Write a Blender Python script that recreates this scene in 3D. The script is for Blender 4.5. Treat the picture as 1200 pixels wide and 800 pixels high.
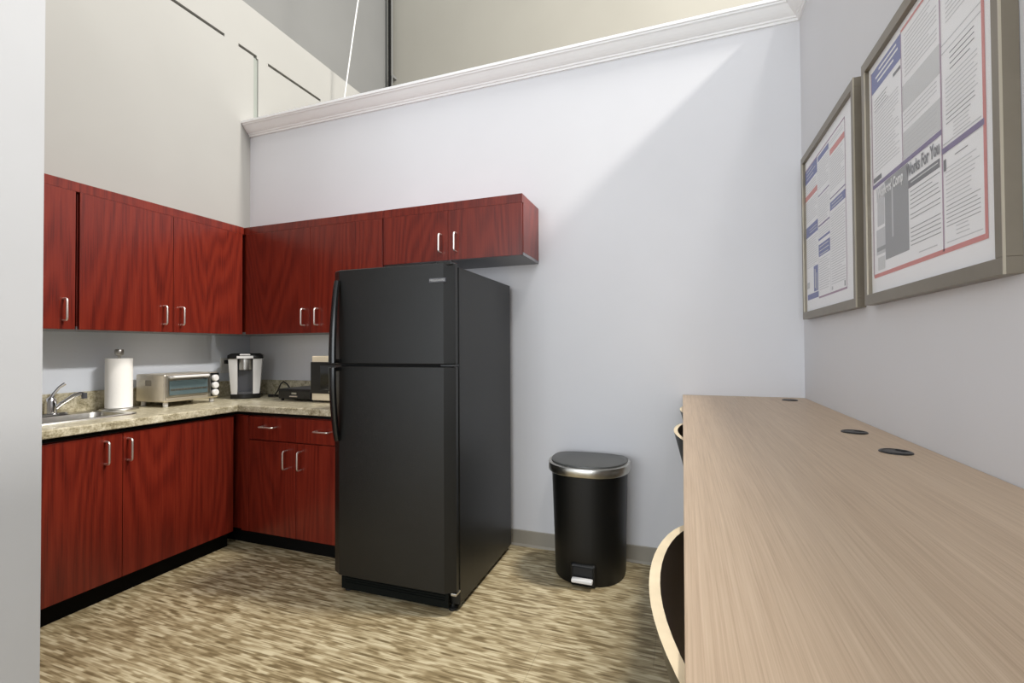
import bpy, bmesh, math, random
from mathutils import Vector, Matrix
PI = math.pi
random.seed(7)
for o in list(bpy.data.objects):
    bpy.data.objects.remove(o)
S = bpy.context.scene
C = S.collection

# ------------------------------------------------------------------ camera
def make_camera():
    yaw, pt, ro = .3492, .0141, -.0056
    fw = Vector((-math.sin(yaw)*math.cos(pt), math.cos(yaw)*math.cos(pt), math.sin(pt)))
    r = Vector((math.cos(yaw), math.sin(yaw), 0))
    u = r.cross(fw)
    r2 = math.cos(ro)*r + math.sin(ro)*u
    u2 = -math.sin(ro)*r + math.cos(ro)*u
    cd = bpy.data.cameras.new('camera')
    cd.sensor_fit = 'HORIZONTAL'; cd.sensor_width = 36
    cd.lens = 548.09/1200*36
    cd.clip_start = .02
    co = bpy.data.objects.new('camera', cd)
    C.objects.link(co)
    m = Matrix((r2, u2, -fw)).transposed().to_4x4()
    m.translation = Vector((3.3417, -2.8763, 1.2738))
    co.matrix_world = m
    S.camera = co
make_camera()

# ------------------------------------------------------------------ world, lamps, exposure
S.view_settings.view_transform = 'Standard'
S.view_settings.look = 'None'
S.view_settings.gamma = 1
S.view_settings.use_curve_mapping = False
S.view_settings.exposure = 0.14
W = bpy.data.worlds.new('world'); S.world = W; W.use_nodes = True
bg = W.node_tree.nodes['Background']
bg.inputs[0].default_value = (.90, .95, 1, 1)
bg.inputs[1].default_value = .84

def area(name, loc, target, sx, sy, power, col=(1, 1, 1)):
    ld = bpy.data.lights.new(name, 'AREA')
    ld.shape = 'RECTANGLE'; ld.size = sx; ld.size_y = sy
    ld.energy = power; ld.color = col
    o = bpy.data.objects.new(name, ld); C.objects.link(o)
    o.location = loc
    d = Vector(target) - Vector(loc)
    o.rotation_euler = d.to_track_quat('-Z', 'Y').to_euler()
    return o
# two strip fixtures of the hall beyond the right partition; the partition's top edge throws the two slanted shade lines on the back wall
area('hall_strip_light', (7.3, -1.25, 6.0), (.6, -.9, 1.2), 1.6, .32, 345, (1, .96, .90))
area('kitchen_ceiling_light', (5.24, -5.5, 8.0), (2.6, -.4, 1), .8, .8, 75, (1, .98, .95))
# high lamp over the right partition, lighting the kitchen floor steeply
area('high_bay_light', (5.2, -.10, 8.6), (1.8, -1.5, 0), .6, 1.0, 560, (1, .95, .88))
# cool soft fill added behind the camera to even out the walls
area('front_fill_light', (3.2, -8.0, 2.0), (2.4, 0, 1.0), 6.0, 3.0, 270, (.92, .96, 1))

# ------------------------------------------------------------------ materials
def lin(c):
    return tuple(((v/255)/12.92 if v/255 <= .04045 else ((v/255+.055)/1.055)**2.4) for v in c) + (1,)

def mat(name, col, rough=.5, metal=0, spec=.5, bump=None, var=0, vscale=6):
    """bump=(scale,strength); var = subtle value variation by noise"""
    m = bpy.data.materials.new(name); m.use_nodes = True
    nt = m.node_tree; b = nt.nodes['Principled BSDF']
    b.inputs['Base Color'].default_value = lin(col)
    b.inputs['Roughness'].default_value = rough
    b.inputs['Metallic'].default_value = metal
    b.inputs['Specular IOR Level'].default_value = spec
    tc = nt.nodes.new('ShaderNodeTexCoord')
    if var:
        n = nt.nodes.new('ShaderNodeTexNoise'); n.inputs['Scale'].default_value = vscale
        n.inputs['Detail'].default_value = 4
        nt.links.new(tc.outputs['Object'], n.inputs['Vector'])
        r = nt.nodes.new('ShaderNodeValToRGB')
        r.color_ramp.elements[0].position = .3; r.color_ramp.elements[1].position = .7
        r.color_ramp.elements[0].color = lin(tuple(max(0, v-var) for v in col))
        r.color_ramp.elements[1].color = lin(tuple(min(255, v+var) for v in col))
        nt.links.new(n.outputs['Fac'], r.inputs['Fac'])
        nt.links.new(r.outputs['Color'], b.inputs['Base Color'])
    if bump:
        n = nt.nodes.new('ShaderNodeTexNoise'); n.inputs['Scale'].default_value = bump[0]
        nt.links.new(tc.outputs['Object'], n.inputs['Vector'])
        bp = nt.nodes.new('ShaderNodeBump'); bp.inputs['Strength'].default_value = bump[1]
        bp.inputs['Distance'].default_value = .002
        nt.links.new(n.outputs['Fac'], bp.inputs['Height'])
        nt.links.new(bp.outputs['Normal'], b.inputs['Normal'])
    return m

class NT:
    """tiny node-building helper"""
    def __init__(s, name):
        s.m = bpy.data.materials.new(name); s.m.use_nodes = True
        s.nt = s.m.node_tree; s.b = s.nt.nodes['Principled BSDF']
        s.tc = s.nt.nodes.new('ShaderNodeTexCoord')
    def l(s, a, b): s.nt.links.new(a, b)
    def map(s, scale, vec=None):
        n = s.nt.nodes.new('ShaderNodeMapping'); n.inputs['Scale'].default_value = scale
        s.l(vec or s.tc.outputs['Object'], n.inputs['Vector']); return n.outputs[0]
    def noise(s, vec, scale, detail=3, rough=.5, dist=0):
        n = s.nt.nodes.new('ShaderNodeTexNoise')
        n.inputs['Scale'].default_value = scale; n.inputs['Detail'].default_value = detail
        n.inputs['Roughness'].default_value = rough; n.inputs['Distortion'].default_value = dist
        s.l(vec, n.inputs['Vector']); return n.outputs['Fac']
    def math(s, op, a, b=None):
        n = s.nt.nodes.new('ShaderNodeMath'); n.operation = op
        for i, v in enumerate((a, b)):
            if v is None: continue
            if isinstance(v, (int, float)): n.inputs[i].default_value = v
            else: s.l(v, n.inputs[i])
        return n.outputs[0]
    def ramp(s, fac, stops):
        n = s.nt.nodes.new('ShaderNodeValToRGB'); e = n.color_ramp.elements
        while len(e) < len(stops): e.new(.5)
        for el, (p, c) in zip(e, stops): el.position = p; el.color = lin(c)
        s.l(fac, n.inputs['Fac']); return n.outputs['Color']
    def mix(s, fac, a, b, mode='MIX'):
        n = s.nt.nodes.new('ShaderNodeMix'); n.data_type = 'RGBA'; n.blend_type = mode
        for idx, v in ((0, fac), (6, a), (7, b)):
            if isinstance(v, (int, float)): n.inputs[idx].default_value = v
            elif isinstance(v, tuple): n.inputs[idx].default_value = v
            else: s.l(v, n.inputs[idx])
        return n.outputs[2]
    def fin(s, col, rough=.5, spec=.5, bump=None, bs=.2):
        s.l(col, s.b.inputs['Base Color'])
        s.b.inputs['Roughness'].default_value = rough
        s.b.inputs['Specular IOR Level'].default_value = spec
        if bump is not None:
            bp = s.nt.nodes.new('ShaderNodeBump'); bp.inputs['Strength'].default_value = bs
            bp.inputs['Distance'].default_value = .002
            s.l(bump, bp.inputs['Height']); s.l(bp.outputs['Normal'], s.b.inputs['Normal'])
        return s.m

def cherry():
    t = NT('cherry_laminate')
    oi = t.nt.nodes.new('ShaderNodeObjectInfo')
    off = t.nt.nodes.new('ShaderNodeVectorMath'); off.operation = 'MULTIPLY_ADD'
    cb = t.nt.nodes.new('ShaderNodeCombineXYZ')
    for i in range(3): t.l(oi.outputs['Random'], cb.inputs[i])
    t.l(cb.outputs[0], off.inputs[0]); off.inputs[1].default_value = (17, 9, 23)
    t.l(t.tc.outputs['Object'], off.inputs[2])
    v = off.outputs[0]
    big = t.noise(t.map((3.0, 1.5, .42), v), 1, 1.5, .35)
    rings = t.math('SINE', t.math('MULTIPLY', big, 120))
    rings = t.math('MULTIPLY_ADD', rings, .5); 
    rings.node.inputs[2].default_value = .5
    fib = t.noise(t.map((190, 190, 4), v), 1, 3, .6)
    fac = t.math('ADD', t.math('MULTIPLY', rings, .19), t.math('MULTIPLY', fib, .78))
    col = t.ramp(fac, [(.22, (76, 19, 13)), (.5, (108, 32, 20)), (.80, (126, 44, 27))])
    return t.fin(col, .28, .5)

def oak():
    t = NT('pale_oak_laminate')
    v = t.tc.outputs['Object']
    f1 = t.noise(t.map((420, 4.5, 20), v), 1, 3, .65)
    f2 = t.noise(t.map((90, 1.0, 10), v), 1, 3, .6)
    f3 = t.noise(t.map((9, .5, 2), v), 1, 2, .5)
    fac = t.math('ADD', t.math('ADD', t.math('MULTIPLY', f1, .5), t.math('MULTIPLY', f2, .3)), t.math('MULTIPLY', f3, .2))
    col = t.ramp(fac, [(.30, (170, 144, 118)), (.5, (196, 171, 144)), (.68, (211, 188, 161))])
    return t.fin(col, .42, .4)

def granite():
    t = NT('beige_granite_laminate')
    v = t.tc.outputs['Object']
    n1 = t.noise(v, 26, 5, .65)
    n2 = t.noise(v, 120, 3, .6)
    fac = t.math('ADD', t.math('MULTIPLY', n1, .6), t.math('MULTIPLY', n2, .4))
    col = t.ramp(fac, [(.34, (112, 102, 78)), (.45, (164, 155, 128)), (.55, (198, 190, 165)), (.66, (224, 218, 198))])
    return t.fin(col, .28, .5)

def floor_mat():
    t = NT('streaked_plank_vinyl')
    sp = t.nt.nodes.new('ShaderNodeSeparateXYZ'); t.l(t.tc.outputs['Object'], sp.inputs[0])
    x, y = sp.outputs[0], sp.outputs[1]
    def wn(a, b=None):
        w = t.nt.nodes.new('ShaderNodeTexWhiteNoise'); w.noise_dimensions = '2D'
        cb = t.nt.nodes.new('ShaderNodeCombineXYZ')
        t.l(a, cb.inputs[0])
        if b is not None: t.l(b, cb.inputs[1])
        t.l(cb.outputs[0], w.inputs['Vector']); return w.outputs['Value']
    def strips(h, L, seed):
        row = t.math('ADD', t.math('FLOOR', t.math('DIVIDE', y, h)), seed)
        xs = t.math('ADD', t.math('DIVIDE', x, L), t.math('MULTIPLY', wn(row), 13))
        cell = t.math('FLOOR', xs); fr = t.math('FRACT', xs)
        # one tone per dash, blending softly into the next dash of the row
        mr = t.nt.nodes.new('ShaderNodeMapRange'); mr.interpolation_type = 'SMOOTHSTEP'
        mr.inputs['From Min'].default_value = .5; mr.inputs['From Max'].default_value = 1
        t.l(fr, mr.inputs['Value'])
        a, b = wn(row, cell), wn(row, t.math('ADD', cell, 1))
        return t.math('ADD', a, t.math('MULTIPLY', t.math('SUBTRACT', b, a), mr.outputs[0]))
    a = strips(.0130, .060, 3.0)
    b = strips(.0055, .075, 11.0)
    big = t.noise(t.map((1.2, 3, 1)), 1, 2)
    fac = t.math('ADD', t.math('ADD', t.math('MULTIPLY', a, .48), t.math('MULTIPLY', b, .40)), t.math('MULTIPLY', big, .12))
    col = t.ramp(fac, [(.16, (110, 95, 67)), (.38, (142, 126, 94)), (.56, (167, 152, 119)), (.82, (200, 188, 156))])
    # plank joints
    br = t.nt.nodes.new('ShaderNodeTexBrick'); t.l(t.tc.outputs['Object'], br.inputs['Vector'])
    br.inputs['Scale'].default_value = 1; br.inputs['Mortar Size'].default_value = .0012; br.inputs['Brick Width'].default_value = .92; br.inputs['Row Height'].default_value = .46
    br.inputs['Color1'].default_value = (1, 1, 1, 1); br.inputs['Color2'].default_value = (1, 1, 1, 1); br.inputs['Mortar'].default_value = (.72, .72, .72, 1)
    col = t.mix(1.0, col, br.outputs['Color'], 'MULTIPLY')
    return t.fin(col, .42, .35)

def wall_mat(name, col, var=2):
    return mat(name, col, .75, 0, .25, bump=(90, .06), var=var, vscale=1.3)

M = {}
M['blue_wall'] = wall_mat('pale_blue_grey_paint', (219, 219, 222))
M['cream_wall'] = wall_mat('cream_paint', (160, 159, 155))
M['splash_wall'] = wall_mat('pale_grey_paint_lightened', (228, 234, 244))  # cool grey paint under the cabinets, lightened in place of light falling there
M['far_wall'] = wall_mat('far_cream_paint', (150, 147, 138))
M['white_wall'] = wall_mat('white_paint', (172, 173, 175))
M['grey_wall'] = wall_mat('grey_paint', (128, 128, 126))
M['pipe_black'] = mat('black_pipe_paint', (7, 7, 7), .8, 0, .2)
M['trim'] = mat('white_gloss_trim', (246, 246, 246), .4, 0, .4)
M['vinyl_base'] = mat('taupe_vinyl_base', (150, 144, 132), .5, var=3)
M['slot'] = mat('dark_gap', (70, 66, 56), .9)
M['stud'] = mat('steel_stud', (140, 145, 138), .6)
M['floor'] = floor_mat()
M['cherry'] = cherry()
M['oak'] = oak()
M['granite'] = granite()
M['black_kick'] = mat('black_toe_kick', (5, 5, 4), .75, 0, .15)
M['grey_melamine'] = mat('grey_melamine', (128, 128, 132), .5)
M['nickel'] = mat('satin_nickel', (236, 230, 224), .4, 1)
M['steel'] = mat('brushed_steel', (196, 194, 188), .3, 1, var=8, vscale=30)
M['chrome'] = mat('chrome', (220, 220, 222), .12, 1)
M['fridge'] = mat('black_textured_enamel', (13, 13, 11), .34, 0, .45, bump=(420, .35), var=2, vscale=8)
M['fridge_gloss'] = mat('black_gloss_plastic', (18, 18, 18), .22, 0, .5)
M['gasket'] = mat('black_rubber', (12, 12, 12), .7)
M['bin'] = mat('black_matt_plastic', (12, 12, 11), .45, 0, .35)
M['bin_lid'] = mat('dark_grey_lid_plastic', (62, 63, 62), .4)
M['black'] = mat('black_plastic', (15, 15, 16), .35)
M['dark_grey'] = mat('dark_grey_plastic', (72, 73, 78), .4)
M['grille'] = mat('dark_green_black_plastic', (4, 8, 6), .6, 0, .15)
M['silver_plastic'] = mat('silver_plastic', (222, 221, 220), .35, 0, .5)
M['cream_plastic'] = mat('cream_plastic', (226, 212, 184), .45)
M['white_plastic'] = mat('white_plastic', (224, 224, 222), .4)
M['paper'] = mat('white_paper_towel', (244, 243, 240), .9, 0, .1, bump=(60, .3))
M['dark_glass'] = mat('dark_oven_glass', (84, 100, 104), .08, 0, .7)
M['black_glass'] = mat('black_glass', (14, 15, 14), .08, 0, .6)
M['oven_steel'] = mat('warm_brushed_steel', (220, 212, 196), .36, .85, var=6, vscale=12)
M['frame'] = mat('pewter_frame_metal', (132, 124, 110), .38, .55, var=4, vscale=10)
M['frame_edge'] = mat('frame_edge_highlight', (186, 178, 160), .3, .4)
M['poster'] = mat('poster_paper', (248, 248, 250), .6)
M['ink_red'] = mat('red_ink', (212, 136, 132), .6)
M['ink_purple'] = mat('purple_ink', (132, 120, 156), .6)
M['ink_mauve'] = mat('mauve_ink', (176, 150, 170), .6)
M['ink_blue'] = mat('blue_ink', (128, 134, 180), .6)
M['ink_grey'] = mat('grey_ink', (158, 159, 162), .6)
M['ink_line'] = mat('text_grey_ink', (204, 205, 208), .6)
M['ink_pale'] = mat('pale_grey_ink', (214, 215, 216), .6)
M['ink_dark'] = mat('dark_grey_ink', (128, 128, 132), .6)
M['ink_white'] = mat('white_ink', (240, 240, 240), .6)
M['ink_salmon'] = mat('salmon_ink', (218, 150, 146), .6)
M['ply'] = mat('pale_plywood_edge', (232, 214, 180), .5, var=8, vscale=20)
M['black_laminate'] = mat('black_laminate', (17, 17, 18), .4)
M['label_grey'] = mat('grey_label', (130, 124, 112), .6)
M['label_white'] = mat('white_label', (222, 216, 200), .6)
def glass_pane():
    m = bpy.data.materials.new('picture_glass'); m.use_nodes = True
    nt = m.node_tree; nt.nodes.remove(nt.nodes['Principled BSDF'])
    out = nt.nodes['Material Output']
    mx = nt.nodes.new('ShaderNodeMixShader'); tr = nt.nodes.new('ShaderNodeBsdfTransparent'); gl = nt.nodes.new('ShaderNodeBsdfGlossy')
    gl.inputs['Roughness'].default_value = .05
    mx.inputs[0].default_value = .045
    nt.links.new(tr.outputs[0], mx.inputs[1]); nt.links.new(gl.outputs[0], mx.inputs[2]); nt.links.new(mx.outputs[0], out.inputs[0])
    return m
M['glass'] = glass_pane()

# ------------------------------------------------------------------ mesh helpers
def BM(): return bmesh.new()
def box(bm, x0, x1, y0, y1, z0, z1, bev=0, seg=2, mi=0):
    r = bmesh.ops.create_cube(bm, size=1)
    vs = r['verts']
    for v in vs:
        v.co = Vector((x0+(v.co.x+.5)*(x1-x0), y0+(v.co.y+.5)*(y1-y0), z0+(v.co.z+.5)*(z1-z0)))
    fs = {f for v in vs for f in v.link_faces}
    for f in fs: f.material_index = mi
    if bev:
        es = list({e for v in vs for e in v.link_edges})
        bmesh.ops.bevel(bm, geom=es, offset=bev, segments=seg, profile=.5, affect='EDGES')
def tube(bm, pts, r, n=10, cap=True, rs=None, mi=0):
    pts = [Vector(p) for p in pts]
    rings = []
    t0 = (pts[1]-pts[0]).normalized()
    up = Vector((0, 0, 1)) if abs(t0.z) < .9 else Vector((1, 0, 0))
    nrm = (up - t0*up.dot(t0)).normalized()
    for i, p in enumerate(pts):
        if i == 0: t = pts[1]-pts[0]
        elif i == len(pts)-1: t = pts[-1]-pts[-2]
        else: t = (pts[i+1]-pts[i]).normalized() + (pts[i]-pts[i-1]).normalized()
        t.normalize()
        nrm = (nrm - t*nrm.dot(t)).normalized()
        bi = t.cross(nrm)
        rr = rs[i] if rs else r
        rings.append([bm.verts.new(p + (nrm*math.cos(2*PI*k/n)+bi*math.sin(2*PI*k/n))*rr) for k in range(n)])
    for a, b in zip(rings, rings[1:]):
        for k in range(n):
            f = bm.faces.new((a[k], a[(k+1) % n], b[(k+1) % n], b[k])); f.smooth = True; f.material_index = mi
    if cap:
        bm.faces.new(list(reversed(rings[0]))).material_index = mi
        bm.faces.new(rings[-1]).material_index = mi
def rounded(pts, r=.012, n=4):
    """round the corners of a polyline"""
    pts = [Vector(p) for p in pts]; out = [pts[0]]
    for a, b, c in zip(pts, pts[1:], pts[2:]):
        u = (a-b).normalized(); v = (c-b).normalized()
        p, q = b+u*r, b+v*r
        for k in range(n+1):
            t = k/n
            out.append(p*(1-t)**2 + b*2*t*(1-t) + q*t*t)
    out.append(pts[-1]); return out
def lathe(bm, prof, cx=0, cy=0, n=28, axis='z', mi=0):
    """prof = [(r, h)...]"""
    rings = []
    def P(r, h, a):
        if axis == 'z': return Vector((cx+r*math.cos(a), cy+r*math.sin(a), h))
        if axis == 'y': return Vector((cx+r*math.cos(a), h, cy+r*math.sin(a)))
    for r, h in prof:
        if r < 1e-6: rings.append([bm.verts.new(P(0, h, 0))])
        else: rings.append([bm.verts.new(P(r, h, 2*PI*k/n)) for k in range(n)])
    for a, b in zip(rings, rings[1:]):
        for k in range(n):
            k2 = (k+1) % n
            if len(a) == 1 and len(b) == 1: continue
            if len(a) == 1: vs = (a[0], b[k2], b[k])
            elif len(b) == 1: vs = (a[k], a[k2], b[0])
            else: vs = (a[k], a[k2], b[k2], b[k])
            f = bm.faces.new(vs); f.smooth = True; f.material_index = mi
    for ring, rev in ((rings[0], 1), (rings[-1], 0)):
        if len(ring) > 1:
            bm.faces.new(list(reversed(ring)) if rev else ring).material_index = mi
def loft(bm, loops, mi=0, smooth=True, caps=True):
    """loops = list of equal-length point loops"""
    rs = [[bm.verts.new(p) for p in L] for L in loops]
    n = len(rs[0])
    for a, b in zip(rs, rs[1:]):
        for k in range(n):
            f = bm.faces.new((a[k], a[(k+1) % n], b[(k+1) % n], b[k])); f.smooth = smooth; f.material_index = mi
    if caps:
        bm.faces.new(list(reversed(rs[0]))).material_index = mi
        bm.faces.new(rs[-1]).material_index = mi
def extrude_profile(bm, prof, p0, p1, out, up=Vector((0, 0, 1)), m0=0, m1=0):
    """sweep profile [(out,up)] from p0 to p1; m0/m1 = mitre slopes along the path per unit of out"""
    p0, p1 = Vector(p0), Vector(p1); t = (p1-p0).normalized(); out = Vector(out)
    a = [bm.verts.new(p0 + out*o + up*u + t*(m0*o)) for o, u in prof]
    b = [bm.verts.new(p1 + out*o + up*u + t*(m1*o)) for o, u in prof]
    n = len(prof)
    for k in range(n):
        bm.faces.new((a[k], a[(k+1) % n], b[(k+1) % n], b[k]))
    bm.faces.new(list(reversed(a))); bm.faces.new(b)
def obj(name, bm, m, parent=None, loc=None, sharp=35):
    bmesh.ops.recalc_face_normals(bm, faces=bm.faces)
    me = bpy.data.meshes.new(name); bm.to_mesh(me); bm.free()
    ms = m if isinstance(m, (list, tuple)) else [m]
    for k in ms: me.materials.append(M[k])
    o = bpy.data.objects.new(name, me); C.objects.link(o)
    if parent: o.parent = parent
    if loc: o.location = loc
    if any(p.use_smooth for p in me.polygons):
        try: me.set_sharp_from_angle(angle=math.radians(sharp))
        except Exception: pass
    return o
def thing(name, label, cat, loc=(0, 0, 0), rz=0, group=None):
    o = bpy.data.objects.new(name, None); C.objects.link(o)
    o.empty_display_size = .1
    o.location = loc; o.rotation_euler = (0, 0, rz)
    o['label'] = label; o['category'] = cat
    if group: o['group'] = group
    return o
def tag(o, label, cat, group=None):
    o['label'] = label; o['category'] = cat
    if group: o['group'] = group
    return o
def hang(o, par):
    o.parent = par
    o.matrix_parent_inverse = (Matrix.Translation(par.location) @ par.rotation_euler.to_matrix().to_4x4()).inverted()
def struct(name, bm, m, parent=None):
    o = obj(name, bm, m, parent)
    if not parent: o['kind'] = 'structure'
    return o

# ------------------------------------------------------------------ the setting
XR = 3.953; ZC = 3.027
b = BM(); box(b, -.8, 9, -6, 3.2, -.05, 0); struct('floor', b, 'floor')
# left wall of the hall, higher than the partition, with the gaps of the panels above
b = BM()
box(b, -.8, -.03, -6, 3.08, 0, 4.12)
def lay(y0, y1, z0, z1, mi=0, x=0): box(b, -.03, x, y0, y1, z0, z1, mi=mi)
ZL, ZH = 3.722, 3.746
lay(-6, 0, 0, 1.6, 3); lay(-6, 0, 1.6, ZL); lay(0, .030, 0, ZL); lay(.075, 3.08, 0, ZL)
lay(-6, 3.08, ZH, 4.12)
for y0, y1 in ((-6, -2.2), (-.235, -.112), (.061, .174), (.80, 3.08)): lay(y0, y1, ZL, ZH)
for y0, y1 in ((-2.2, -.235), (-.112, .061), (.174, .80)): lay(y0, y1, ZL, ZH, 1, -.026)
lay(.030, .075, 0, ZL, 2, -.012)
struct('wall_left', b, ['cream_wall', 'slot', 'stud', 'splash_wall'])
b = BM(); box(b, -.95, -.8, -6, 3.2, 4.0, 8); struct('wall_left.001', b, 'grey_wall').name = 'wall_left_upper'
b = BM(); box(b, -.95, 9, 3.08, 3.2, 0, 8); struct('wall_far', b, 'far_wall')
b = BM(); box(b, 0, XR, 0, .12, 0, ZC+.085); struct('wall_back', b, 'blue_wall')
b = BM(); box(b, XR, XR+.12, -6, .12, 0, ZC+.085); struct('wall_right', b, 'blue_wall')
b = BM(); box(b, 0, 1.237, -2.05, -1.9, 0, 4.12); struct('wall_front', b, 'white_wall')
# crown moulding capping both partitions
prof = [(0, 0), (.010, 0), (.012, .012), (.020, .014), (.022, .022), (.030, .026), (.040, .034), (.052, .046), (.062, .058),
        (.068, .066), (.078, .070), (.080, .078), (.088, .080), (.090, .096), (0, .096)]
b = BM(); extrude_profile(b, prof, (0, 0, ZC), (XR, 0, ZC), (0, -1, 0), m1=-1)
box(b, 0, XR, 0, .13, ZC+.086, ZC+.096)
struct('trim_1', b, 'trim')
b = BM(); extrude_profile(b, prof, (XR, 0, ZC), (XR, -6, ZC), (-1, 0, 0), m0=1)
box(b, XR, XR+.13, -6, .13, ZC+.086, ZC+.096)
struct('trim_2', b, 'trim')
bp = [(0, 0), (.014, 0), (.012, .006), (.006, .014), (.004, .095), (0, .1)]
b = BM(); extrude_profile(b, bp, (1.50, 0, 0), (XR, 0, 0), (0, -1, 0)); struct('baseboard_back', b, 'vinyl_base')
b = BM(); extrude_profile(b, bp, (XR, -.02, 0), (XR, -6, 0), (-1, 0, 0)); struct('baseboard_right', b, 'vinyl_base')
# services behind the partition
po = thing('service_pipe', 'black vertical pipe on the far wall above the crown moulding', 'pipe', (-.70, 2.98, 0))
bm_ = BM(); tube(bm_, [(0, 0, 0), (0, 0, 7.98)], .020, 14); obj('pipe', bm_, 'pipe_black', po)
bm_ = BM(); tube(bm_, [(.036, .01, 0), (.036, .01, 7.98)], .010, 10); obj('conduit', bm_, 'grey_wall', po)['label'] = 'thin grey conduit'
for z in (3.4, 5.3, 7.0):
    bm_ = BM(); box(bm_, -.03, .055, .021, .1, z, z+.04, .004); obj('pipe_clamp', bm_, 'grey_wall', po)
b = BM(); tube(b, [(0.061, 0.9, 3.0), (0.17500000000000002, 0.9, 3.6), (0.244, 0.9, 4.0), (0.332, 0.9, 4.5), (0.464, 0.9, 5.2), (0.904, 0.9, 7.6)], .007, 8)
tag(obj('hanging_cable', b, 'white_plastic'), 'thin white cable hanging behind the crown moulding near the left wall', 'cable')

# ------------------------------------------------------------------ cabinets
def pull(name, parent, p, vert=True, L=.112):
    """wire pull; p = centre on the door face, sticks out towards -y"""
    x, y, z = p; h = L/2; d = .036
    if vert: pts = [(x, y+.001, z-h), (x, y-d, z-h), (x, y-d, z+h), (x, y+.001, z+h)]
    else: pts = [(x-h, y+.001, z), (x-h, y-d, z), (x+h, y-d, z), (x+h, y+.001, z)]
    b = BM(); tube(b, rounded(pts, .014), .0052, 10)
    return obj(name, b, 'nickel', parent)
def front(name, parent, x0, x1, z0, z1, yf, hx=None, hz=None, vert=True):
    """a door or drawer front with its origin at its own centre"""
    cx, cz = (x0+x1)/2, (z0+z1)/2
    b = BM(); g = .0015
    box(b, x0-cx+g, x1-cx-g, 0, .019, z0-cz+g, z1-cz-g*.6, .0008)
    o = obj(name, b, 'cherry', parent, (cx, yf, cz))
    if hx is not None: pull('handle', o, (hx-cx, 0, hz-cz), vert)
    return o
def upper(label, loc, rz, Wd, z0, z1, doors, hz, D=.328, rail=0):
    t = thing('wall_cabinet', label, 'cabinet', loc, rz, 'dark cherry wall cabinets')
    b = BM()
    yb = -(D-.020)
    box(b, 0, Wd, yb, -.001, z0+.018, z1, .001)
    obj('carcass', b, 'cherry', t)
    b = BM(); box(b, 0, Wd+rail, -D, yb-.0005, z1-.0508, z1, .0008); obj('top_rail', b, 'cherry', t)
    b = BM(); box(b, 0, Wd, yb, -.001, z0, z0+.0175, .001); obj('bottom_panel', b, 'grey_melamine', t)
    for x0, x1, hx in doors:
        front('door', t, x0, x1, z0, z1-.0505, -D, hx, hz)
    return t
zt, zu, zo = 2.168, 1.384, 1.812
upper('cherry wall cabinet over the sink, at the left end, beside the white wall end', (.001, -1.895, 0), PI/2, .556, zu, zt, [(.002, .550, .497)], 1.487, rail=.0078)
upper('wide cherry wall cabinet with two doors above the paper towel and toaster oven', (.001, -1.331, 0), PI/2, .995, zu, zt, [(.002, .492, .432), (.492, .986, .538)], 1.489)
upper('tall cherry wall cabinet in the corner above the coffee maker and drawer box', (.002, -.001, 0), 0, 1.527, zu, zt, [(.336, .935, .886), (.935, 1.526, 1.002)], 1.495)
upper('short cherry wall cabinet hanging over the black refrigerator', (1.531, -.001, 0), 0, .950, zo, zt, [(.002, .470, .423), (.470, .948, .527)], 1.917)

def base(label, loc, rz, Wd, doors, drawers=(), D=.61, filler=None):
    t = thing('base_cabinet', label, 'cabinet', loc, rz, 'dark cherry base cabinets')
    yb = -(D-.020)
    b = BM()
    for q in ((0, .018, yb, -.001, .104, .873), (Wd-.018, Wd, yb, -.001, .104, .873), (.018, Wd-.018, yb, -.001, .104, .122),
              (.018, Wd-.018, -.012, -.001, .122, .873), (.018, Wd-.018, yb, yb+.018, .122, .873)): box(b, *q)
    obj('carcass', b, 'cherry', t)
    b = BM(); box(b, 0, Wd, -D+.06, -.001, 0, .1035); obj('toe_kick', b, 'black_kick', t)
    b = BM(); box(b, 0, Wd, -D+.002, yb-.0005, .852, .872); obj('front_rail', b, 'black_kick', t)
    for x0, x1, z0, z1, hx, hz in doors: front('door', t, x0, x1, z0, z1, -D, hx, hz)
    for x0, x1, z0, z1, hx, hz in drawers: front('drawer', t, x0, x1, z0, z1, -D, hx, hz, False)
    if filler:
        b = BM(); box(b, filler[0]+.001, filler[1]-.001, -D, yb-.0005, .104, .848, .001); obj('filler_strip', b, 'cherry', t)
    return t
base('cherry base cabinet under the sink, with two wide doors on the left wall', (.001, -1.895, 0), PI/2, 1.255,
     [(.002, .613, .104, .845, .532, .759), (.613, 1.250, .104, .845, .636, .757)])
base('cherry base cabinet with two drawers, between the corner and the black refrigerator', (.002, -.001, 0), 0, 1.50,
     [(.702, 1.089, .104, .692, 1.020, .588), (1.089, 1.490, .104, .692, 1.134, .590)],
     [(.702, 1.089, .697, .845, .873, .783), (1.089, 1.490, .697, .845, 1.305, .777)], filler=(.636, .700))

# worktop: L shape with a sink cut-out
SX0, SX1, SY0, SY1 = .085, .425, -1.56, -1.115
t = thing('kitchen_worktop', 'beige speckled granite-look L-shaped worktop on the cherry base cabinets', 'worktop', (0, 0, .874))
b = BM()
h0, h1 = 0, .041
box(b, .002, SX0, -1.895, -.002, h0, h1)
box(b, SX1, .627, -1.895, -.002, h0, h1)
box(b, SX0, SX1, -1.895, SY0, h0, h1); box(b, SX0, SX1, SY1, -.002, h0, h1)
box(b, .627, 1.53, -.627, -.002, h0, h1)
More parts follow.
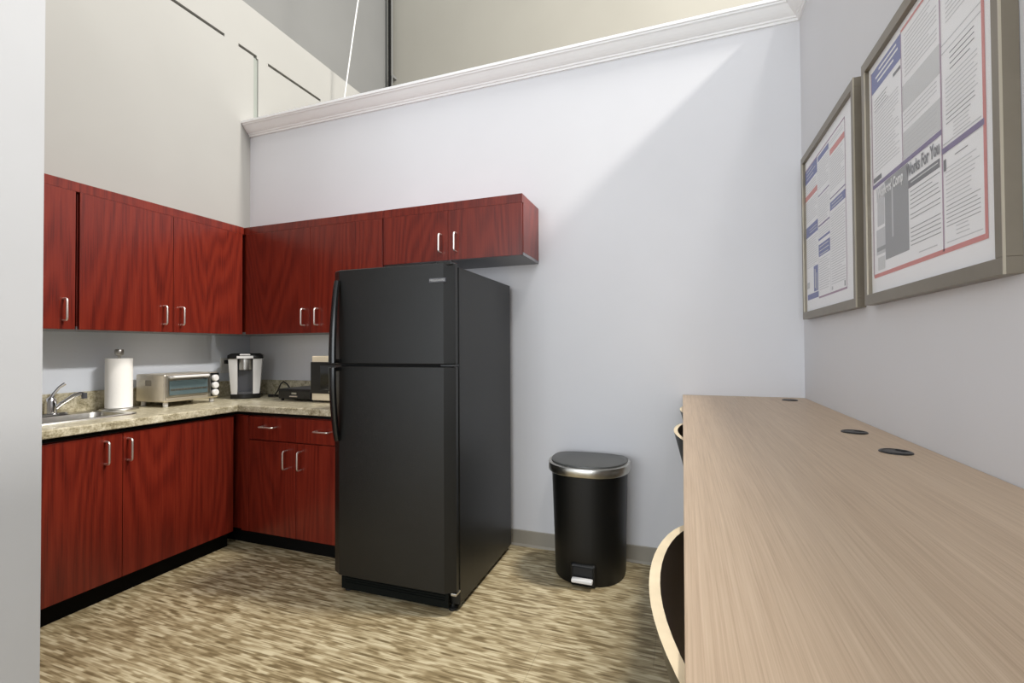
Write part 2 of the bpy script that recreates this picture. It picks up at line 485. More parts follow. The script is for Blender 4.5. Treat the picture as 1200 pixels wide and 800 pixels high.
# rolled front edges
def edge(p0, p1, out):
    pr = [(0, h0), (.006, h0), (.008, h0+.004), (.008, h1-.006), (.006, h1-.002), (0, h1)]
    extrude_profile(b, pr, p0, p1, out)
edge((.627, -1.895, 0), (.627, -.635, 0), (1, 0, 0)); edge((.635, -.627, 0), (1.53, -.627, 0), (0, -1, 0))
bmesh.ops.remove_doubles(b, verts=b.verts, dist=1e-5)
obj('countertop', b, 'granite', t)
b = BM(); box(b, .001, .02, -1.895, -.001, .0415, .157, .003); box(b, .021, 1.53, -.02, -.001, .0415, .157, .003); obj('backsplash', b, 'granite', t)

# ------------------------------------------------------------------ sink and faucet
t = thing('kitchen_sink', 'small stainless steel drop-in sink set in the beige worktop', 'sink', (0, 0, .9155))
def rr(x0, x1, y0, y1, r, z, n=5):
    pts = []
    for cx, cy, a0 in ((x1-r, y1-r, 0), (x0+r, y1-r, PI/2), (x0+r, y0+r, PI), (x1-r, y0+r, 1.5*PI)):
        for k in range(n+1):
            a = a0+PI/2*k/n; pts.append(Vector((cx+r*math.cos(a), cy+r*math.sin(a), z)))
    return pts
b = BM()
loft(b, [rr(SX0-.02, SX1+.02, SY0-.02, SY1+.02, .05, 0), rr(SX0-.018, SX1+.018, SY0-.018, SY1+.018, .05, .005),
         rr(SX0+.012, SX1-.012, SY0+.012, SY1-.012, .05, .005), rr(SX0+.06, SX1-.017, SY0+.017, SY1-.017, .05, 0.002),
         rr(SX0+.068, SX1-.026, SY0+.026, SY1-.026, .05, -.03),
         rr(SX0+.085, SX1-.05, SY0+.05, SY1-.05, .06, -.15)], caps=False)
L = rr(SX0+.085, SX1-.05, SY0+.05, SY1-.05, .06, -.15)
b.faces.new([b.verts.new(p) for p in L])
obj('basin', b, 'steel', t)
b = BM(); lathe(b, [(0, -.147), (.03, -.147), (.036, -.1445), (.04, -.1495)], .27, -1.34); obj('drain', b, 'chrome', t)
FX, FY = .10, -1.335
t = thing('sink_faucet', 'chrome single-lever faucet with a long spout behind the sink', 'faucet', (FX, FY, .921))
b = BM(); loft(b, [rr(-.028, .028, -.075, .075, .027, 0), rr(-.028, .028, -.075, .075, .027, .006), rr(-.022, .022, -.065, .065, .021, .012)]); obj('base_plate', b, 'chrome', t)
b = BM(); lathe(b, [(.026, .012), (.025, .05), (.023, .075), (.020, .09), (.012, .098), (0, .1)]); obj('body', b, 'chrome', t)
b = BM(); tube(b, [(.006, .012, .03), (.022, .034, .060), (.055, .075, .102), (.072, .094, .112), (.082, .104, .110)], .011, 12); obj('spout', b, 'chrome', t)
b = BM(); tube(b, [(.085, .107, .116), (.085, .107, .084)], .013, 12); obj('aerator', b, 'dark_grey', t)
b = BM(); tube(b, [(0, 0, .092), (.0, .01, .115), (.0, .035, .15), (.0, .06, .168)], .007, 10, rs=[.010, .008, .007, .009]); obj('lever', b, 'chrome', t)

# ------------------------------------------------------------------ things on the worktop
ZT = .9155
t = thing('paper_towel_holder', 'steel upright holder carrying the white paper towel roll by the sink', 'holder', (.14, -1.03, ZT))
b = BM(); lathe(b, [(.0, 0), (.094, 0), (.096, .004), (.09, .011), (.02, .014), (0, .014)]); obj('base', b, 'steel', t)
b = BM(); lathe(b, [(.007, .014), (.007, .332)], n=14); obj('rod', b, 'steel', t)
b = BM(); lathe(b, [(.009, .325), (.019, .329), (.022, .336), (.022, .358), (.019, .364), (0, .365)], n=20); obj('finial', b, 'steel', t)
b = BM(); n = 40
pr = [(.022, 0), (.066, 0), (.066, .295), (.022, .295)]
lathe(b, pr+[pr[0]], n=n)
b2 = [( .066*math.cos(a), .066*math.sin(a)) for a in [-1.9+.05*k for k in range(9)]]
for (x0, y0), (x1, y1) in zip(b2, b2[1:]):
    pass
roll = obj('paper_towel_roll', b, 'paper', None, (.14, -1.03, ZT+.0145))
# loose end of the sheet
b = BM()
a0 = -1.35
L1 = [Vector((.0665*math.cos(a0-.1*k), .0665*math.sin(a0-.1*k), 0)) for k in range(6)]
L2 = [p*1.03 for p in L1[:2]] + [p*1.015 for p in L1[2:]]
vs0 = [b.verts.new(p+Vector((0, 0, .001))) for p in L2]; vs1 = [b.verts.new(p+Vector((0, 0, .294))) for p in L2]
for k in range(5): b.faces.new((vs0[k], vs0[k+1], vs1[k+1], vs1[k])).smooth = True
obj('loose_sheet', b, 'paper', roll)
tag(roll, 'white paper towel roll standing upright on its steel holder', 'paper towel')

# toaster oven, facing +x
t = thing('toaster_oven', 'stainless toaster oven with glass door and three knobs on the worktop', 'toaster oven', (.05, -.885, ZT), PI/2)
Wt, Dt = .365, .265; z0, z1 = .030, .205
b = BM(); box(b, 0, Wt, -Dt, 0, z0, z1, .010, 3); obj('body', b, 'oven_steel', t)
b = BM(); box(b, .012, .285, -Dt-.013, -Dt-.0005, z0+.032, z1-.006, .003)
dr = obj('door', b, 'steel', t)
b = BM(); box(b, .024, .274, -Dt-.0155, -Dt-.0135, z0+.044, z1-.040, .001); obj('door_glass', b, 'dark_glass', dr)
b = BM()
for zz in (z0+.075,):
    for k in range(2): tube(b, [(.03, -Dt-.0165, zz+.006*k), (.268, -Dt-.0165, zz+.006*k)], .0022, 6)
for k in range(12): tube(b, [(.04+.0195*k, -Dt-.0165, zz-.004), (.04+.0195*k, -Dt-.0165, zz+.010)], .0016, 6)
obj('oven_rack', b, 'steel', t)
b = BM(); tube(b, rounded([(.035, -Dt-.010, z1-.022), (.035, -Dt-.045, z1-.016), (.262, -Dt-.045, z1-.016), (.262, -Dt-.010, z1-.022)], .012), .0085, 10); obj('handle', b, 'silver_plastic', dr)
b = BM(); box(b, .290, .361, -Dt-.010, -Dt-.0005, z0+.012, z1-.004, .003); cp = obj('control_panel', b, 'black', t)
for k in range(3):
    zc = z0+.038+.049*k
    b = BM(); lathe(b, [(.022, -Dt-.0105), (.022, -Dt-.026), (.018, -Dt-.031), (0, -Dt-.032)], .326, zc, 20, 'y')
    obj('knob', b, 'silver_plastic', cp)
b = BM(); box(b, .288, .296, -Dt-.016, -Dt-.0005, z0+.01, z1, .002); obj('steel_strip', b, 'steel', t)
b = BM(); box(b, .012, .280, -Dt-.008, -Dt-.0005, z0+.004, z0+.026, .003); obj('crumb_tray', b, 'oven_steel', t)
for x in (.03, Wt-.03):
    for y in (-.03, -Dt+.03):
        b = BM(); lathe(b, [(.011, 0), (.014, .004), (.014, .0295)], x, y, 14); obj('foot', b, 'silver_plastic', t)
b = BM(); box(b, -.0012, -.0002, -.085, -.035, z1-.072, z1-.038); obj('rating_sticker', b, 'label_white', t)
b = BM(); box(b, -.0012, -.0002, -.150, -.095, z1-.072, z1-.038); obj('warning_sticker', b, 'label_grey', t)

# single-serve coffee maker in the corner, facing the camera
t = thing('coffee_maker', 'silver and black single-cup coffee maker in the worktop corner', 'coffee maker', (.268, -.262, ZT), .80); coffee = t
def bow(w, d, bulge, z, n=10, x0=None, x1=None):
    """plan loop: flat back at y=+d/2, bowed front at -d/2"""
    xa, xb = (-w/2 if x0 is None else x0), (w/2 if x1 is None else x1)
    pts = [Vector((xb, d/2, z)), Vector((xa, d/2, z))]
    for k in range(n+1):
        x = xa+(xb-xa)*k/n
        pts.append(Vector((x, -d/2+bulge*(2*x/w)**2, z)))
    return pts
b = BM(); loft(b, [bow(.185, .21, .03, 0), bow(.19, .215, .03, .006), bow(.19, .215, .03, .034)], smooth=False); obj('base', b, 'black', t)
b = BM(); loft(b, [bow(.166, .15, .0, .034), bow(.185, .15, .0, .29)], smooth=False)
for v in b.verts: v.co.y += .028
obj('rear_housing', b, 'dark_grey', t)
for s in (-1, 1):
    loops = []
    for z, w in ((.0342, .180), (.10, .192), (.20, .206), (.292, .218)):
        xi, xo = .050, w/2
        L = bow(w, .215, .03, z, 6, xi if s > 0 else -xo, xo if s > 0 else -xi)
        loops.append(L)
    b = BM(); loft(b, loops, smooth=False); obj('side_panel', b, 'silver_plastic', t)
b = BM(); loft(b, [bow(.226, .225, .03, .2925), bow(.230, .228, .03, .300), bow(.226, .222, .03, .318), bow(.180, .18, .03, .330)], smooth=False); obj('lid', b, 'black', t)
b = BM(); loft(b, [bow(.105, .04, .004, .294), bow(.105, .04, .004, .312)], smooth=False)
for v in b.verts: v.co.y -= .100
obj('handle', b, 'silver_plastic', t)
b = BM(); box(b, -.034, .034, -.121, -.110, .316, .326, .004); obj('control_pad', b, 'silver_plastic', t)
b = BM(); lathe(b, [(.030, .205), (.042, .212), (.042, .282), (.040, .2915)], 0, -.068, 24); obj('brew_head', b, 'steel', t)
b = BM(); loft(b, [bow(.094, .07, .006, .0345), bow(.094, .07, .006, .050)], smooth=False)
for v in b.verts: v.co.y -= .072
obj('drip_tray', b, 'dark_grey', t)

# flat black drawer box
t = thing('pod_drawer', 'low black drawer box on the worktop right of the coffee maker', 'drawer box', (.815, -.19, ZT))
b = BM(); box(b, -.15, .15, -.15, .15, .012, .082, .004); obj('case', b, 'black', t)
b = BM(); box(b, -.142, .142, -.158, -.1505, .017, .072, .003); dr = obj('drawer_front', b, 'black', t)
b = BM(); box(b, -.035, .035, -.168, -.1585, .029, .037, .002); obj('handle', b, 'nickel', dr)
b = BM(); box(b, -.022, .022, -.1605, -.1585, .047, .059, .0008); obj('emblem_plate', b, 'steel', dr)
for x in (-.13, .13):
    for y in (-.13, .13):
        b = BM(); lathe(b, [(.009, 0), (.010, .0115)], x, y, 12); obj('foot', b, 'gasket', t)

# black and cream appliance half hidden by the fridge
t = thing('microwave_oven', 'black glass-fronted countertop oven with cream bands, half hidden behind the refrigerator', 'microwave oven', (1.22, -.20, ZT)); micro = t
b = BM(); box(b, -.245, .245, -.155, .15, .012, .312, .006); obj('body', b, 'cream_plastic', t)
b = BM(); box(b, -.246, .246, -.166, -.1555, .060, .272, .003); dr = obj('door', b, 'black', t)
b = BM(); box(b, -.16, .12, -.1685, -.1665, .085, .25, .001); obj('door_glass', b, 'black_glass', dr)
b = BM(); box(b, -.09, -.05, -.1705, -.1690, .070, .078, .0005); obj('emblem_plate', b, 'steel', dr)
b = BM(); box(b, -.2455, .2455, -.154, .1495, .0605, .2715, .002); obj('dark_case_band', b, 'black', t)
for x in (-.2, .2):
    for y in (-.12, .12):
        b = BM(); lathe(b, [(.012, 0), (.013, .0115)], x, y, 12); obj('foot', b, 'gasket', t)
b = BM(); tube(b, [(-.2465, .06, .218), (-.27, .05, .222), (-.287, .04, .20), (-.283, .035, .175), (-.262, .045, .160), (-.2465, .055, .160)], .004, 8); obj('cord_loop', b, 'black', t)

b = BM(); tube(b, [(.655, -.16, .924), (.645, -.18, .945), (.625, -.195, .985), (.600, -.2, 1.018), (.566, -.2, 1.036), (.540, -.2, 1.018), (.505, -.195, .965), (.475, -.19, .936), (.45, -.18, .926)], .0055, 8)
hang(obj('power_cord', b, 'black'), micro)
b = BM(); tube(b, [(.405, -.185, .925), (.44, -.165, .926), (.475, -.16, .925), (.50, -.13, .925), (.49, -.10, .925)], .009, 8)
hang(obj('power_cord', b, 'black'), coffee)

# outlet on the left wall
t = thing('wall_outlet', 'white outlet plate on the left wall beside the coffee maker', 'outlet', (.001, -.228, 1.152))
b = BM(); box(b, 0, .006, -.036, .036, -.058, .058, .0025); obj('cover_plate', b, 'white_plastic', t)
for z in (-.026, .026):
    b = BM(); box(b, .0062, .009, -.016, .016, z-.014, z+.014, .002); obj('socket', b, 'white_plastic', t)
b = BM(); box(b, .0095, .034, -.014, .016, .012, .042, .005)
tag(obj('power_plug', b, 'black', None, (.001, -.228, 1.152)), 'black plug pushed into the white wall outlet', 'plug')

# ------------------------------------------------------------------ refrigerator
t = thing('refrigerator', 'tall black top-freezer refrigerator standing under the short cabinet', 'refrigerator', (1.6147, -.9029, 0), .0134)
FW, FD, FH = .7065, .823, 1.684
dt = .062
b = BM(); box(b, .006, FW-.002, dt+.012, FD, .03, FH-.012, .004); obj('cabinet_body', b, 'fridge', t)
b = BM(); box(b, .02, FW-.016, dt-.004, dt+.0115, .12, FH-.02); obj('door_gasket', b, 'gasket', t)
def fdoor(z0, z1):
    n = 14; loops = []
    def plan(z, ins=0):
        pts = [Vector((FW-ins, dt-.006, z)), Vector((ins, dt-.006, z))]
        for k in range(n+1):
            u = -1+2*k/n; x = FW/2+u*(FW/2-ins)
            e = abs(u)
            y = .004*u*u + (.028*((e-.94)/.06)**2 if e > .94 else 0)
            pts.append(Vector((x, y+ins, z)))
        return pts
    bb = BM(); loft(bb, [plan(z0, .004), plan(z0+.004), plan(z1-.004), plan(z1, .004)]); return bb
d1 = obj('freezer_door', fdoor(1.197, FH), 'fridge', t, sharp=25)
d2 = obj('fresh_food_door', fdoor(.108, 1.186), 'fridge', t, sharp=25)
def fhandle(za, zb, name, par):
    """za = foot on the door, zb = end next to the split, bowed outwards"""
    bb = BM(); n = 16; loops = []
    for k in range(n+1):
        s = k/n; z = za+(zb-za)*s
        y = -.004-.048*math.sin(s*PI*.5)**.8
        w = .013+.004*s; x = .046+.008*math.sin(s*PI/2)
        dx = [(-w, -.009), (-w*.5, -.013), (w*.5, -.013), (w, -.009), (w, .007), (w*.4, .011), (-w*.4, .011), (-w, .007)]
        loops.append([Vector((x+a, y+c, z)) for a, c in dx])
    loft(bb, loops)
    # return of the grip to the door at the split
    zz = zb; s = 1 if zb > za else -1
    box(bb, .042, .066, -.050, .006, zz-(.02 if s > 0 else 0), zz+(0 if s > 0 else .02), .004)
    obj(name, bb, 'fridge_gloss', par)
fhandle(1.628, 1.203, 'handle', d1); fhandle(.80, 1.180, 'handle', d2)
# name plate
b = BM(); box(b, FW-.125, FW-.035, -.0025, .004, 1.590, 1.612, .001); pl = obj('name_plate', b, 'dark_grey', d1)
def text_mesh(name, s, size, m, parent, mw, ext=.0004, align='CENTER', shear=0, width=None, bold=0):
    cu = bpy.data.curves.new(name, 'FONT'); cu.body = s; cu.size = size; cu.extrude = ext; cu.align_x = align; cu.align_y = 'CENTER'; cu.shear = shear; cu.offset = bold
    to = bpy.data.objects.new(name, cu); C.objects.link(to)
    dg = bpy.context.evaluated_depsgraph_get()
    me = bpy.data.meshes.new_from_object(to.evaluated_get(dg))
    bpy.data.objects.remove(to)
    if width:
        xs = [v.co.x for v in me.vertices]; k = width/(max(xs)-min(xs))
        for v in me.vertices: v.co.x *= k
    for v in me.vertices: v.co = mw @ v.co
    me.materials.clear(); me.materials.append(M[m])
    o = bpy.data.objects.new(name, me); C.objects.link(o); o.parent = parent
    return o
mw = Matrix.Translation((FW-.080, -.0031, 1.601)) @ Matrix.Rotation(PI/2, 4, 'X')
text_mesh('lettering', 'FRIGIDAIRE', .016, 'chrome', pl, mw, width=.080)
b = BM(); box(b, FW-.09, FW-.01, .008, dt+.02, FH-.011, FH+.008, .004); obj('hinge_cover', b, 'fridge_gloss', t)
b = BM(); box(b, FW-.075, FW-.004, .02, dt+.01, 1.1865, 1.1965, .001); obj('hinge', b, 'fridge_gloss', t)
b = BM(); box(b, FW-.03, FW-.002, .03, dt+.02, .092, .104, .002); obj('hinge', b, 'steel', t)
b = BM(); box(b, .03, FW-.05, .045, .062, .018, .100, .003)
for k in range(4): box(b, .05, FW-.07, .041, .0445, .052+.012*k, .057+.012*k)
obj('toe_grille', b, 'grille', t)
for x, y in ((.05, .085), (FW-.045, .085), (.05, FD-.05), (FW-.045, FD-.05)):
    b = BM(); lathe(b, [(.022, 0), (.022, .012), (.010, .014), (.010, .0295)], x, y, 16); obj('leveling_foot', b, 'gasket', t)

# ------------------------------------------------------------------ step bin
t = thing('step_trash_can', 'black half-round step trash can with a steel rim against the back wall', 'trash can', (2.832, -.055, 0))
def dplan(w, d, z, n=48):
    """half-round plan: flattened back at y=0, round front at y=-d"""
    pts = []
    yc = -d*.36
    for k in range(n):
        a = 2*PI*k/n
        c, s_ = math.cos(a), math.sin(a)
        x = w/2*math.copysign(abs(c)**(.86 if s_ < 0 else .80), c)
        y = yc + ((d+yc)*-(abs(s_)**.92) if s_ < 0 else -yc*s_**.55)
        pts.append(Vector((x, y, z)))
    return pts
b = BM(); loft(b, [dplan(.386, .325, 0), dplan(.394, .331, .008), dplan(.402, .337, .2), dplan(.424, .350, .585)]); obj('body', b, 'bin', t, sharp=50)
b = BM(); loft(b, [dplan(.452, .366, .583), dplan(.460, .372, .590), dplan(.460, .372, .622), dplan(.456, .369, .630), dplan(.436, .352, .632)]); obj('rim', b, 'steel', t, sharp=50)
b = BM(); loft(b, [dplan(.430, .346, .6325), dplan(.428, .344, .640), dplan(.412, .328, .6435)]); obj('lid', b, 'bin_lid', t, sharp=50)
b = BM(); box(b, -.15, .15, -.012, .012, .60, .636, .006); obj('hinge_cover', b, 'bin', t)
b = BM(); box(b, -.068, .068, -.343, -.29, .002, .120, .012, 3); ph = obj('pedal_housing', b, 'bin', t)
b = BM(); box(b, -.054, .054, -.3450, -.3425, .058, .105, .004); obj('pedal_recess', b, 'gasket', ph)
b = BM(); box(b, -.056, .056, -.378, -.3455, .034, .054, .006, 3); obj('pedal', b, 'silver_plastic', t)['label'] = 'silver foot pedal'

# ------------------------------------------------------------------ bar-height counter on the right
t = thing('bar_counter', 'long pale oak bar-height counter along the right wall', 'counter', (3.341, -3.55, 0))
DW, DL = XR-.002-3.341, 3.549
b = BM(); box(b, 0, DW, 0, DL, .968, 1.0, .0015); obj('tabletop', b, 'oak', t)
for y in (.15, 1.78, DL-.06):
    b = BM(); box(b, .10, DW-.03, y, y+.03, 0, .9675, .001); obj('support_panel', b, 'oak', t)
b = BM(); box(b, DW-.03, DW-.005, .19, DL-.07, .72, .9675, .001); obj('back_rail', b, 'oak', t)
for i, (x, y) in enumerate(((3.853, -.154), (3.852, -1.106), (3.855, -1.405))):
    g = thing('cable_grommet', ['black cable grommet at the far end of the counter by the back wall',
                                'middle black cable grommet of three in the oak counter',
                                'nearest black cable grommet of three in the oak counter'][i], 'grommet', (x, y, 1.0002), .6, 'cable grommets in the oak counter')
    b = BM(); lathe(b, [(.028, 0), (.036, 0), (.036, .002), (.033, .004), (.028, .004), (.028, 0)], n=32); obj('ring', b, 'black', g)
    b = BM(); lathe(b, [(0, .0002), (.0275, .0002), (.0275, .003), (0, .0032)], n=32); obj('cap', b, 'black', g)
    b = BM(); box(b, .010, .024, -.010, .010, .0034, .0042); obj('slot', b, 'gasket', g)

# ------------------------------------------------------------------ bar stools with bent plywood backs
def stool_parts(t):
    """faces +x; back apex at local x = -.215"""
    R, th, n, nv = .57, .56, 22, 8
    def pt(a, v, off):
        zt_ = .972 - .022*(abs(a)/th)**4
        zb_ = .735 + .06*(abs(a)/th)**2
        z = zb_+(zt_-zb_)*v
        rr_ = R+off
        return Vector((-.215+R-rr_*math.cos(a)+(.972-z)*.25, rr_*math.sin(a), z))
    b = BM(); th_ = .0135
    G = {}
    for side, off in ((0, 0), (1, -th_)):
        for i in range(n+1):
            for j in range(nv+1):
                G[side, i, j] = b.verts.new(pt(-th+2*th*i/n, j/nv, off))
    for side in (0, 1):
        for i in range(n):
            for j in range(nv):
                f = b.faces.new((G[side, i, j], G[side, i+1, j], G[side, i+1, j+1], G[side, i, j+1])); f.material_index = 1; f.smooth = True
    for i in range(n):
        for j in (0, nv): b.faces.new((G[0, i, j], G[0, i+1, j], G[1, i+1, j], G[1, i, j])).material_index = 0
    for j in range(nv):
        for i in (0, n): b.faces.new((G[0, i, j], G[0, i, j+1], G[1, i, j+1], G[1, i, j])).material_index = 0
    o = obj('backrest', b, ['ply', 'black_laminate'], t, sharp=40); o['label'] = 'black backrest with pale plywood edge'
    b = BM()
    loft(b, [rr(-.175, .215, -.2, .2, .07, .66), rr(-.18, .22, -.205, .205, .07, .668), rr(-.18, .22, -.205, .205, .07, .68), rr(-.175, .215, -.2, .2, .07, .684)]); obj('seat', b, 'black_laminate', t)
    for s in (-1, 1):
        b = BM(); tube(b, rounded([(-.06, .09*s, .655), (-.135, .09*s, .655), (-.17, .09*s, .80)], .03), .010, 10); obj('back_post', b, 'steel', t)
    for sx in (-1, 1):
        for sy in (-1, 1):
            b = BM(); tube(b, [(.02+.13*sx, .13*sy, .659), (.02+.185*sx, .19*sy, .0)], .012, 10); obj('leg', b, 'steel', t)
    b = BM(); k = .22/.66*0+.664
    c = [(.02+.169*sx, .1725*sy, .20) for sx, sy in ((-1, -1), (1, -1), (1, 1), (-1, 1))]
    tube(b, [c[0], c[1], c[2], c[3], c[0]], .008, 8); obj('footrest', b, 'steel', t)
st = thing('bar_stool', 'nearest black bar stool with curved plywood-edged back at the oak counter', 'stool', (3.298+.215, -2.235, 0), .05, 'bar stools tucked under the counter')
stool_parts(st)
def copy_thing(src, loc, rz, label):
    r = src.copy(); C.objects.link(r); r.location = loc; r.rotation_euler = (0, 0, rz); r['label'] = label
    for ch in list(src.children):
        c = ch.copy(); C.objects.link(c); c.parent = r
    return r
copy_thing(st, (3.309+.215, -1.06, 0), 0, 'black bar stool with pale plywood edge showing beyond the trash can, middle of three')
copy_thing(st, (3.327+.215, -.45, 0), 0, 'farthest bar stool, only a tip of its back showing by the back wall')

# ------------------------------------------------------------------ framed notices on the right wall
def framed(name, label, y0, y1, z0, z1, fw=.034, dp=.030):
    """y0 far edge, y1 near edge (y1<y0)"""
    t = thing(name, label, 'framed notice', (XR-.001, (y0+y1)/2, z0), 0, 'framed notices on the right wall')
    oy, oz = (y0+y1)/2, z0
    a, c, H = y1-oy, y0-oy, z1-z0
    b = BM()
    for (ya, yb, za, zb) in ((a, c, 0, fw), (a, c, H-fw, H), (a, a+fw*.8, fw, H-fw), (c-fw*.8, c, fw, H-fw)):
        box(b, -dp, 0, ya, yb, za, zb, .0012)
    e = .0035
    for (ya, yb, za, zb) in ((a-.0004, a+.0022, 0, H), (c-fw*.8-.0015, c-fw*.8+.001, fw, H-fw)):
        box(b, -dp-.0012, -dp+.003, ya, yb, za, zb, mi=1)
    obj('frame', b, ['frame', 'frame_edge'], t)
    b = BM(); box(b, -.016, -.012, a+.006, c-.006, .01, H-.01); po = (b, t)
    b = BM(); box(b, -.0225, -.0205, a+fw*.8-.004, c-fw*.8+.004, fw-.004, H-fw+.004); obj('glass', b, 'glass', t)
    return t, po, oy, oz
class Print:
    """the printed sheet: one flat mesh, one material per ink"""
    def __init__(s, po, oy, oz): s.bm, s.t = po; s.oy, s.oz = oy, oz; s.inks = ['poster']
    def q(s, m, ya, yb, za, zb, layer=1):
        x = -.016-.00025*layer
        if m not in s.inks: s.inks.append(m)
        vs = [s.bm.verts.new((x, y-s.oy, z-s.oz)) for y, z in ((ya, za), (ya, zb), (yb, zb), (yb, za))]
        s.bm.faces.new(vs).material_index = s.inks.index(m)
    def lines(s, ya, yb, z1, z0, step, m='ink_line', th=.38, ragged=.25, layer=2):
        z = z1
        while z > z0:
            L = (yb-ya)*(1-ragged*random.random()*(random.random() < .45))
            s.q(m, ya, ya+L, z-step*th*.62, z, layer); z -= step
    def done(s):
        return obj('poster', s.bm, s.inks, s.t)
# nearer, larger-looking notice
t, po, oy, oz = framed('framed_notice', 'near framed labor-law poster with a red border and Workers\' Comp heading', -.985, -1.714, 1.410, 2.223)
p = Print(po, oy, oz)
c0, c1, c2, c3 = -1.034, -1.254, -1.466, -1.634
zb, ztp = 1.500, 2.168
rw = .006
p.q('ink_red', c0, c3+.0042, zb-rw, zb+rw, 3); p.q('ink_red', c3-.007, c3+.004, zb-rw, ztp, 3); p.q('ink_mauve', c0+.004, c0-.002, zb, ztp, 3); p.q('ink_salmon', c1, c3-.004, ztp-.004, ztp+.004, 3)
p.q('ink_mauve', c1+.002, c1-.002, 1.79, ztp, 3); p.q('ink_mauve', c2+.003, c2-.003, zb, ztp, 3)
p.q('ink_purple', c0, c2, 1.784, 1.797, 4); p.q('ink_purple', c2, c3, 1.733, 1.747, 4)
p.q('ink_blue', c0, c1, 2.095, 2.166, 2)
for k, (a, e) in enumerate(((.06, .03), (.035, .02), (.05, .05))):
    p.q('ink_white', c0-a, c1+e, 2.148-.017*k, 2.155-.017*k, 3)
p.q('ink_dark', c1+.055, c1+.006, 2.068, 2.078, 2)
p.lines(c0-.02, c0-.13, 2.065, 2.03, .011, 'ink_dark', .3)
p.lines(c0-.02, c1+.02, 2.025, 1.835, .0105)
p.q('ink_dark', c0-.006, c0-.07, 1.803, 1.818, 3)
p.lines(c1-.02, c2+.015, 2.145, 2.02, .0115)
p.q('ink_pale', c1-.004, c2+.004, 1.935, 2.008, 2); p.lines(c1-.01, c2+.02, 1.925, 1.885, .011)
p.q('ink_pale', c1-.004, c2+.004, 1.80, 1.876, 2); p.lines(c1-.01, c2+.02, 1.86, 1.81, .011, 'ink_line', .3, .2, 3)
# third column
p.lines(c2-.025, c3+.025, 2.15, 2.03, .011); p.q('ink_line', c2-.003, c3+.006, 1.992, 1.995, 2); p.q('ink_line', c2-.003, c3+.006, 1.972, 1.975, 2)
p.lines(c2-.04, c3+.03, 1.96, 1.92, .013, 'ink_dark', .32); p.lines(c2-.02, c3+.02, 1.905, 1.83, .0105); p.lines(c2-.02, c3+.03, 1.822, 1.800, .011, 'ink_grey', .35); p.lines(c2-.05, c3+.05, 1.79, 1.762, .009); p.q('ink_line', c2-.006, c3+.01, 1.753, 1.756, 2)
p.lines(c2-.055, c3+.06, 1.715, 1.71, .011, 'ink_dark', .35)
p.q('ink_dark', c2-.005, c2-.016, 1.690, 1.718, 2)
p.lines(c2-.014, c3+.018, 1.695, 1.655, .0095); p.lines(c2-.014, c3+.05, 1.645, 1.615, .0095); p.lines(c2-.014, c3+.018, 1.605, 1.555, .0095, 'ink_grey', .3); p.lines(c2-.055, c3+.06, 1.55, 1.527, .0095); p.q('ink_line', c2-.014, c3+.012, 1.517, 1.519, 2)
# the lower left panel with its pictures
p.q('ink_grey', -1.125, -1.285, 1.540, 1.782, 2); p.q('ink_line', -1.062, -1.125, 1.735, 1.777, 2); p.q('ink_line', -1.175, -1.185, 1.60, 1.75, 3)
p.q('ink_line', -1.066, -1.120, 1.655, 1.735, 2); p.q('ink_line', -1.056, -1.126, 1.565, 1.645, 3); p.q('ink_grey', -1.060, -1.126, 1.575, 1.588, 4); p.q('ink_pale', -1.066, -1.120, 1.515, 1.556, 3)
p.q('ink_dark', -1.285, c2+.012, 1.709, 1.731, 2); p.lines(-1.30, c2+.02, 1.724, 1.713, .012, 'ink_pale', .45, 0, 3)
p.lines(-1.295, c2+.012, 1.698, 1.650, .0115, 'ink_grey', .33); p.lines(-1.295, c2+.012, 1.635, 1.612, .0115, 'ink_grey', .33); p.lines(-1.295, c2+.012, 1.597, 1.55, .0115, 'ink_grey', .33)
p.q('ink_line', -1.34, c2+.03, 1.521, 1.524, 2)
po = p.done()
MW = Matrix(((0, 0, -1, -.0178), (-1, 0, 0, -1.255-oy), (0, 1, 0, 1.757-oz), (0, 0, 0, 1)))
text_mesh('heading_lettering', "Workers' Comp", .042, 'ink_white', po, Matrix.Translation((-.0001, .090, 0)) @ MW, .0001, width=.185, bold=.0014)
text_mesh('heading_lettering', "Works For You", .048, 'ink_dark', po, Matrix.Translation((-.0001, -.112, 0)) @ MW, .0001, width=.180, bold=.0012)
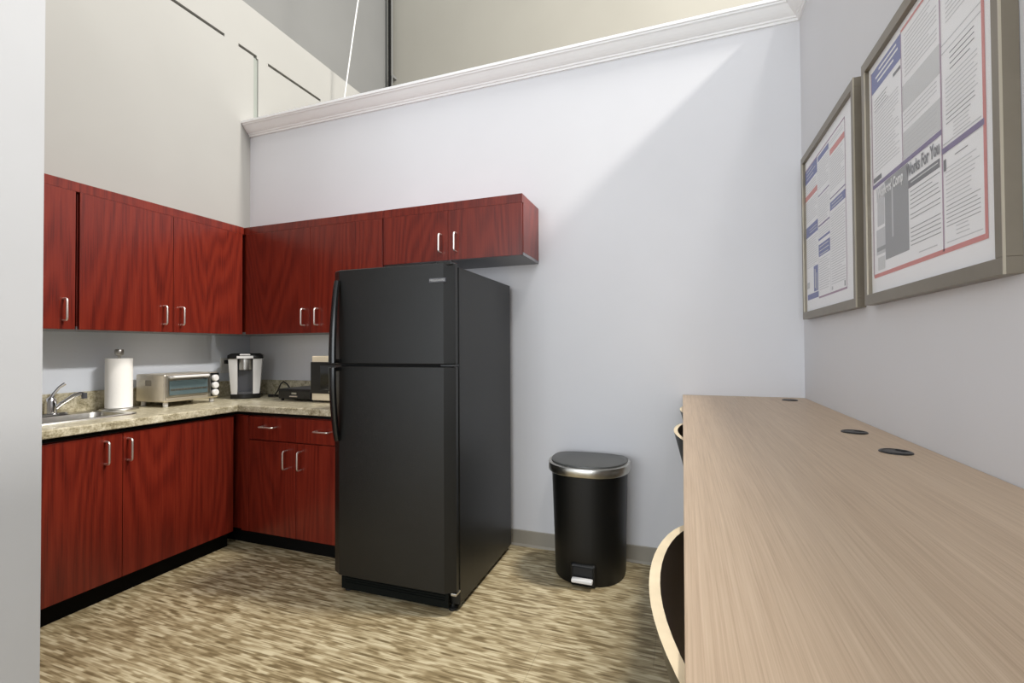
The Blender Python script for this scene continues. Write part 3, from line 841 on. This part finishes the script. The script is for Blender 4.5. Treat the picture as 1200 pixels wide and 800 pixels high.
# farther notice
t, po, oy, oz = framed('framed_notice', 'far framed labor-law poster with blue and salmon headings, by the room corner', -.124, -.905, 1.411, 2.231)
p = Print(po, oy, oz)
c0, c1, c2, c3 = -.150, -.372, -.556, -.762
p.q('ink_mauve', c0, c3, 2.150, 2.156, 3); p.q('ink_mauve', c3+.002, c3-.003, 1.495, 2.156, 3)
p.q('ink_mauve', c1, c3, 1.494, 1.502, 3); p.q('ink_line', c1+.001, c1-.002, 1.50, 2.15, 2); p.q('ink_line', c2+.001, c2-.002, 1.50, 2.15, 2)
p.q('ink_blue', c0, c1+.004, 2.083, 2.156, 2); p.lines(c0-.03, c1+.03, 2.14, 2.095, .018, 'ink_pale', .35, .3, 3)
p.lines(c0-.01, c1+.02, 2.07, 2.03, .012); p.q('ink_salmon', c0, c1+.006, 1.998, 2.024, 2)
p.lines(c0-.012, c1+.012, 1.985, 1.885, .0105); p.q('ink_blue', c0-.006, c1+.004, 1.813, 1.865, 2); p.lines(c0-.07, c1+.02, 1.845, 1.83, .013, 'ink_pale', .4, .2, 3)
p.lines(c0-.012, c1+.012, 1.80, 1.66, .0105)
p.q('ink_blue', c1+.085, c1+.012, 1.535, 1.655, 2); p.q('ink_pale', c1+.068, c1+.055, 1.55, 1.64, 3); p.q('ink_pale', c1+.04, c1+.03, 1.54, 1.62, 3); p.q('ink_blue', c0-.02, c1+.006, 1.503, 1.530, 3); p.q('ink_line', c0-.01, c0-.06, 1.56, 1.59, 2)
p.q('ink_blue', c1-.012, c2+.006, 2.118, 2.142, 2); p.lines(c1-.012, c2+.012, 2.108, 1.985, .0105); p.q('ink_purple', c1-.008, c2+.004, 1.958, 1.963, 3)
p.lines(c1-.012, c2+.012, 1.945, 1.84, .0105); p.q('ink_purple', c1-.008, c2+.004, 1.819, 1.826, 3); p.lines(c1-.012, c2+.012, 1.808, 1.772, .0105); p.q('ink_blue', c1-.006, c2+.004, 1.756, 1.766, 2)
p.q('ink_blue', c1-.006, c2+.004, 1.683, 1.738, 2); p.lines(c1-.02, c2+.02, 1.728, 1.69, .018, 'ink_pale', .35, .2, 3); p.lines(c1-.012, c2+.012, 1.67, 1.53, .0105)
p.q('ink_salmon', c2-.012, c3+.006, 2.078, 2.103, 2); p.lines(c2-.012, c3+.02, 2.135, 2.115, .011); p.lines(c2-.012, c3+.012, 2.065, 1.92, .0105)
p.q('ink_purple', c2-.006, c3+.004, 1.893, 1.898, 3); p.q('ink_blue', c2-.006, c3+.004, 1.845, 1.880, 2); p.lines(c2-.03, c3+.03, 1.87, 1.855, .014, 'ink_pale', .4, .2, 3)
p.lines(c2-.012, c3+.012, 1.83, 1.53, .0105); p.q('ink_line', c2-.012, c2-.03, 1.51, 1.525, 2); p.q('ink_grey', c3+.03, c3+.018, 1.508, 1.53, 2)
p.done()
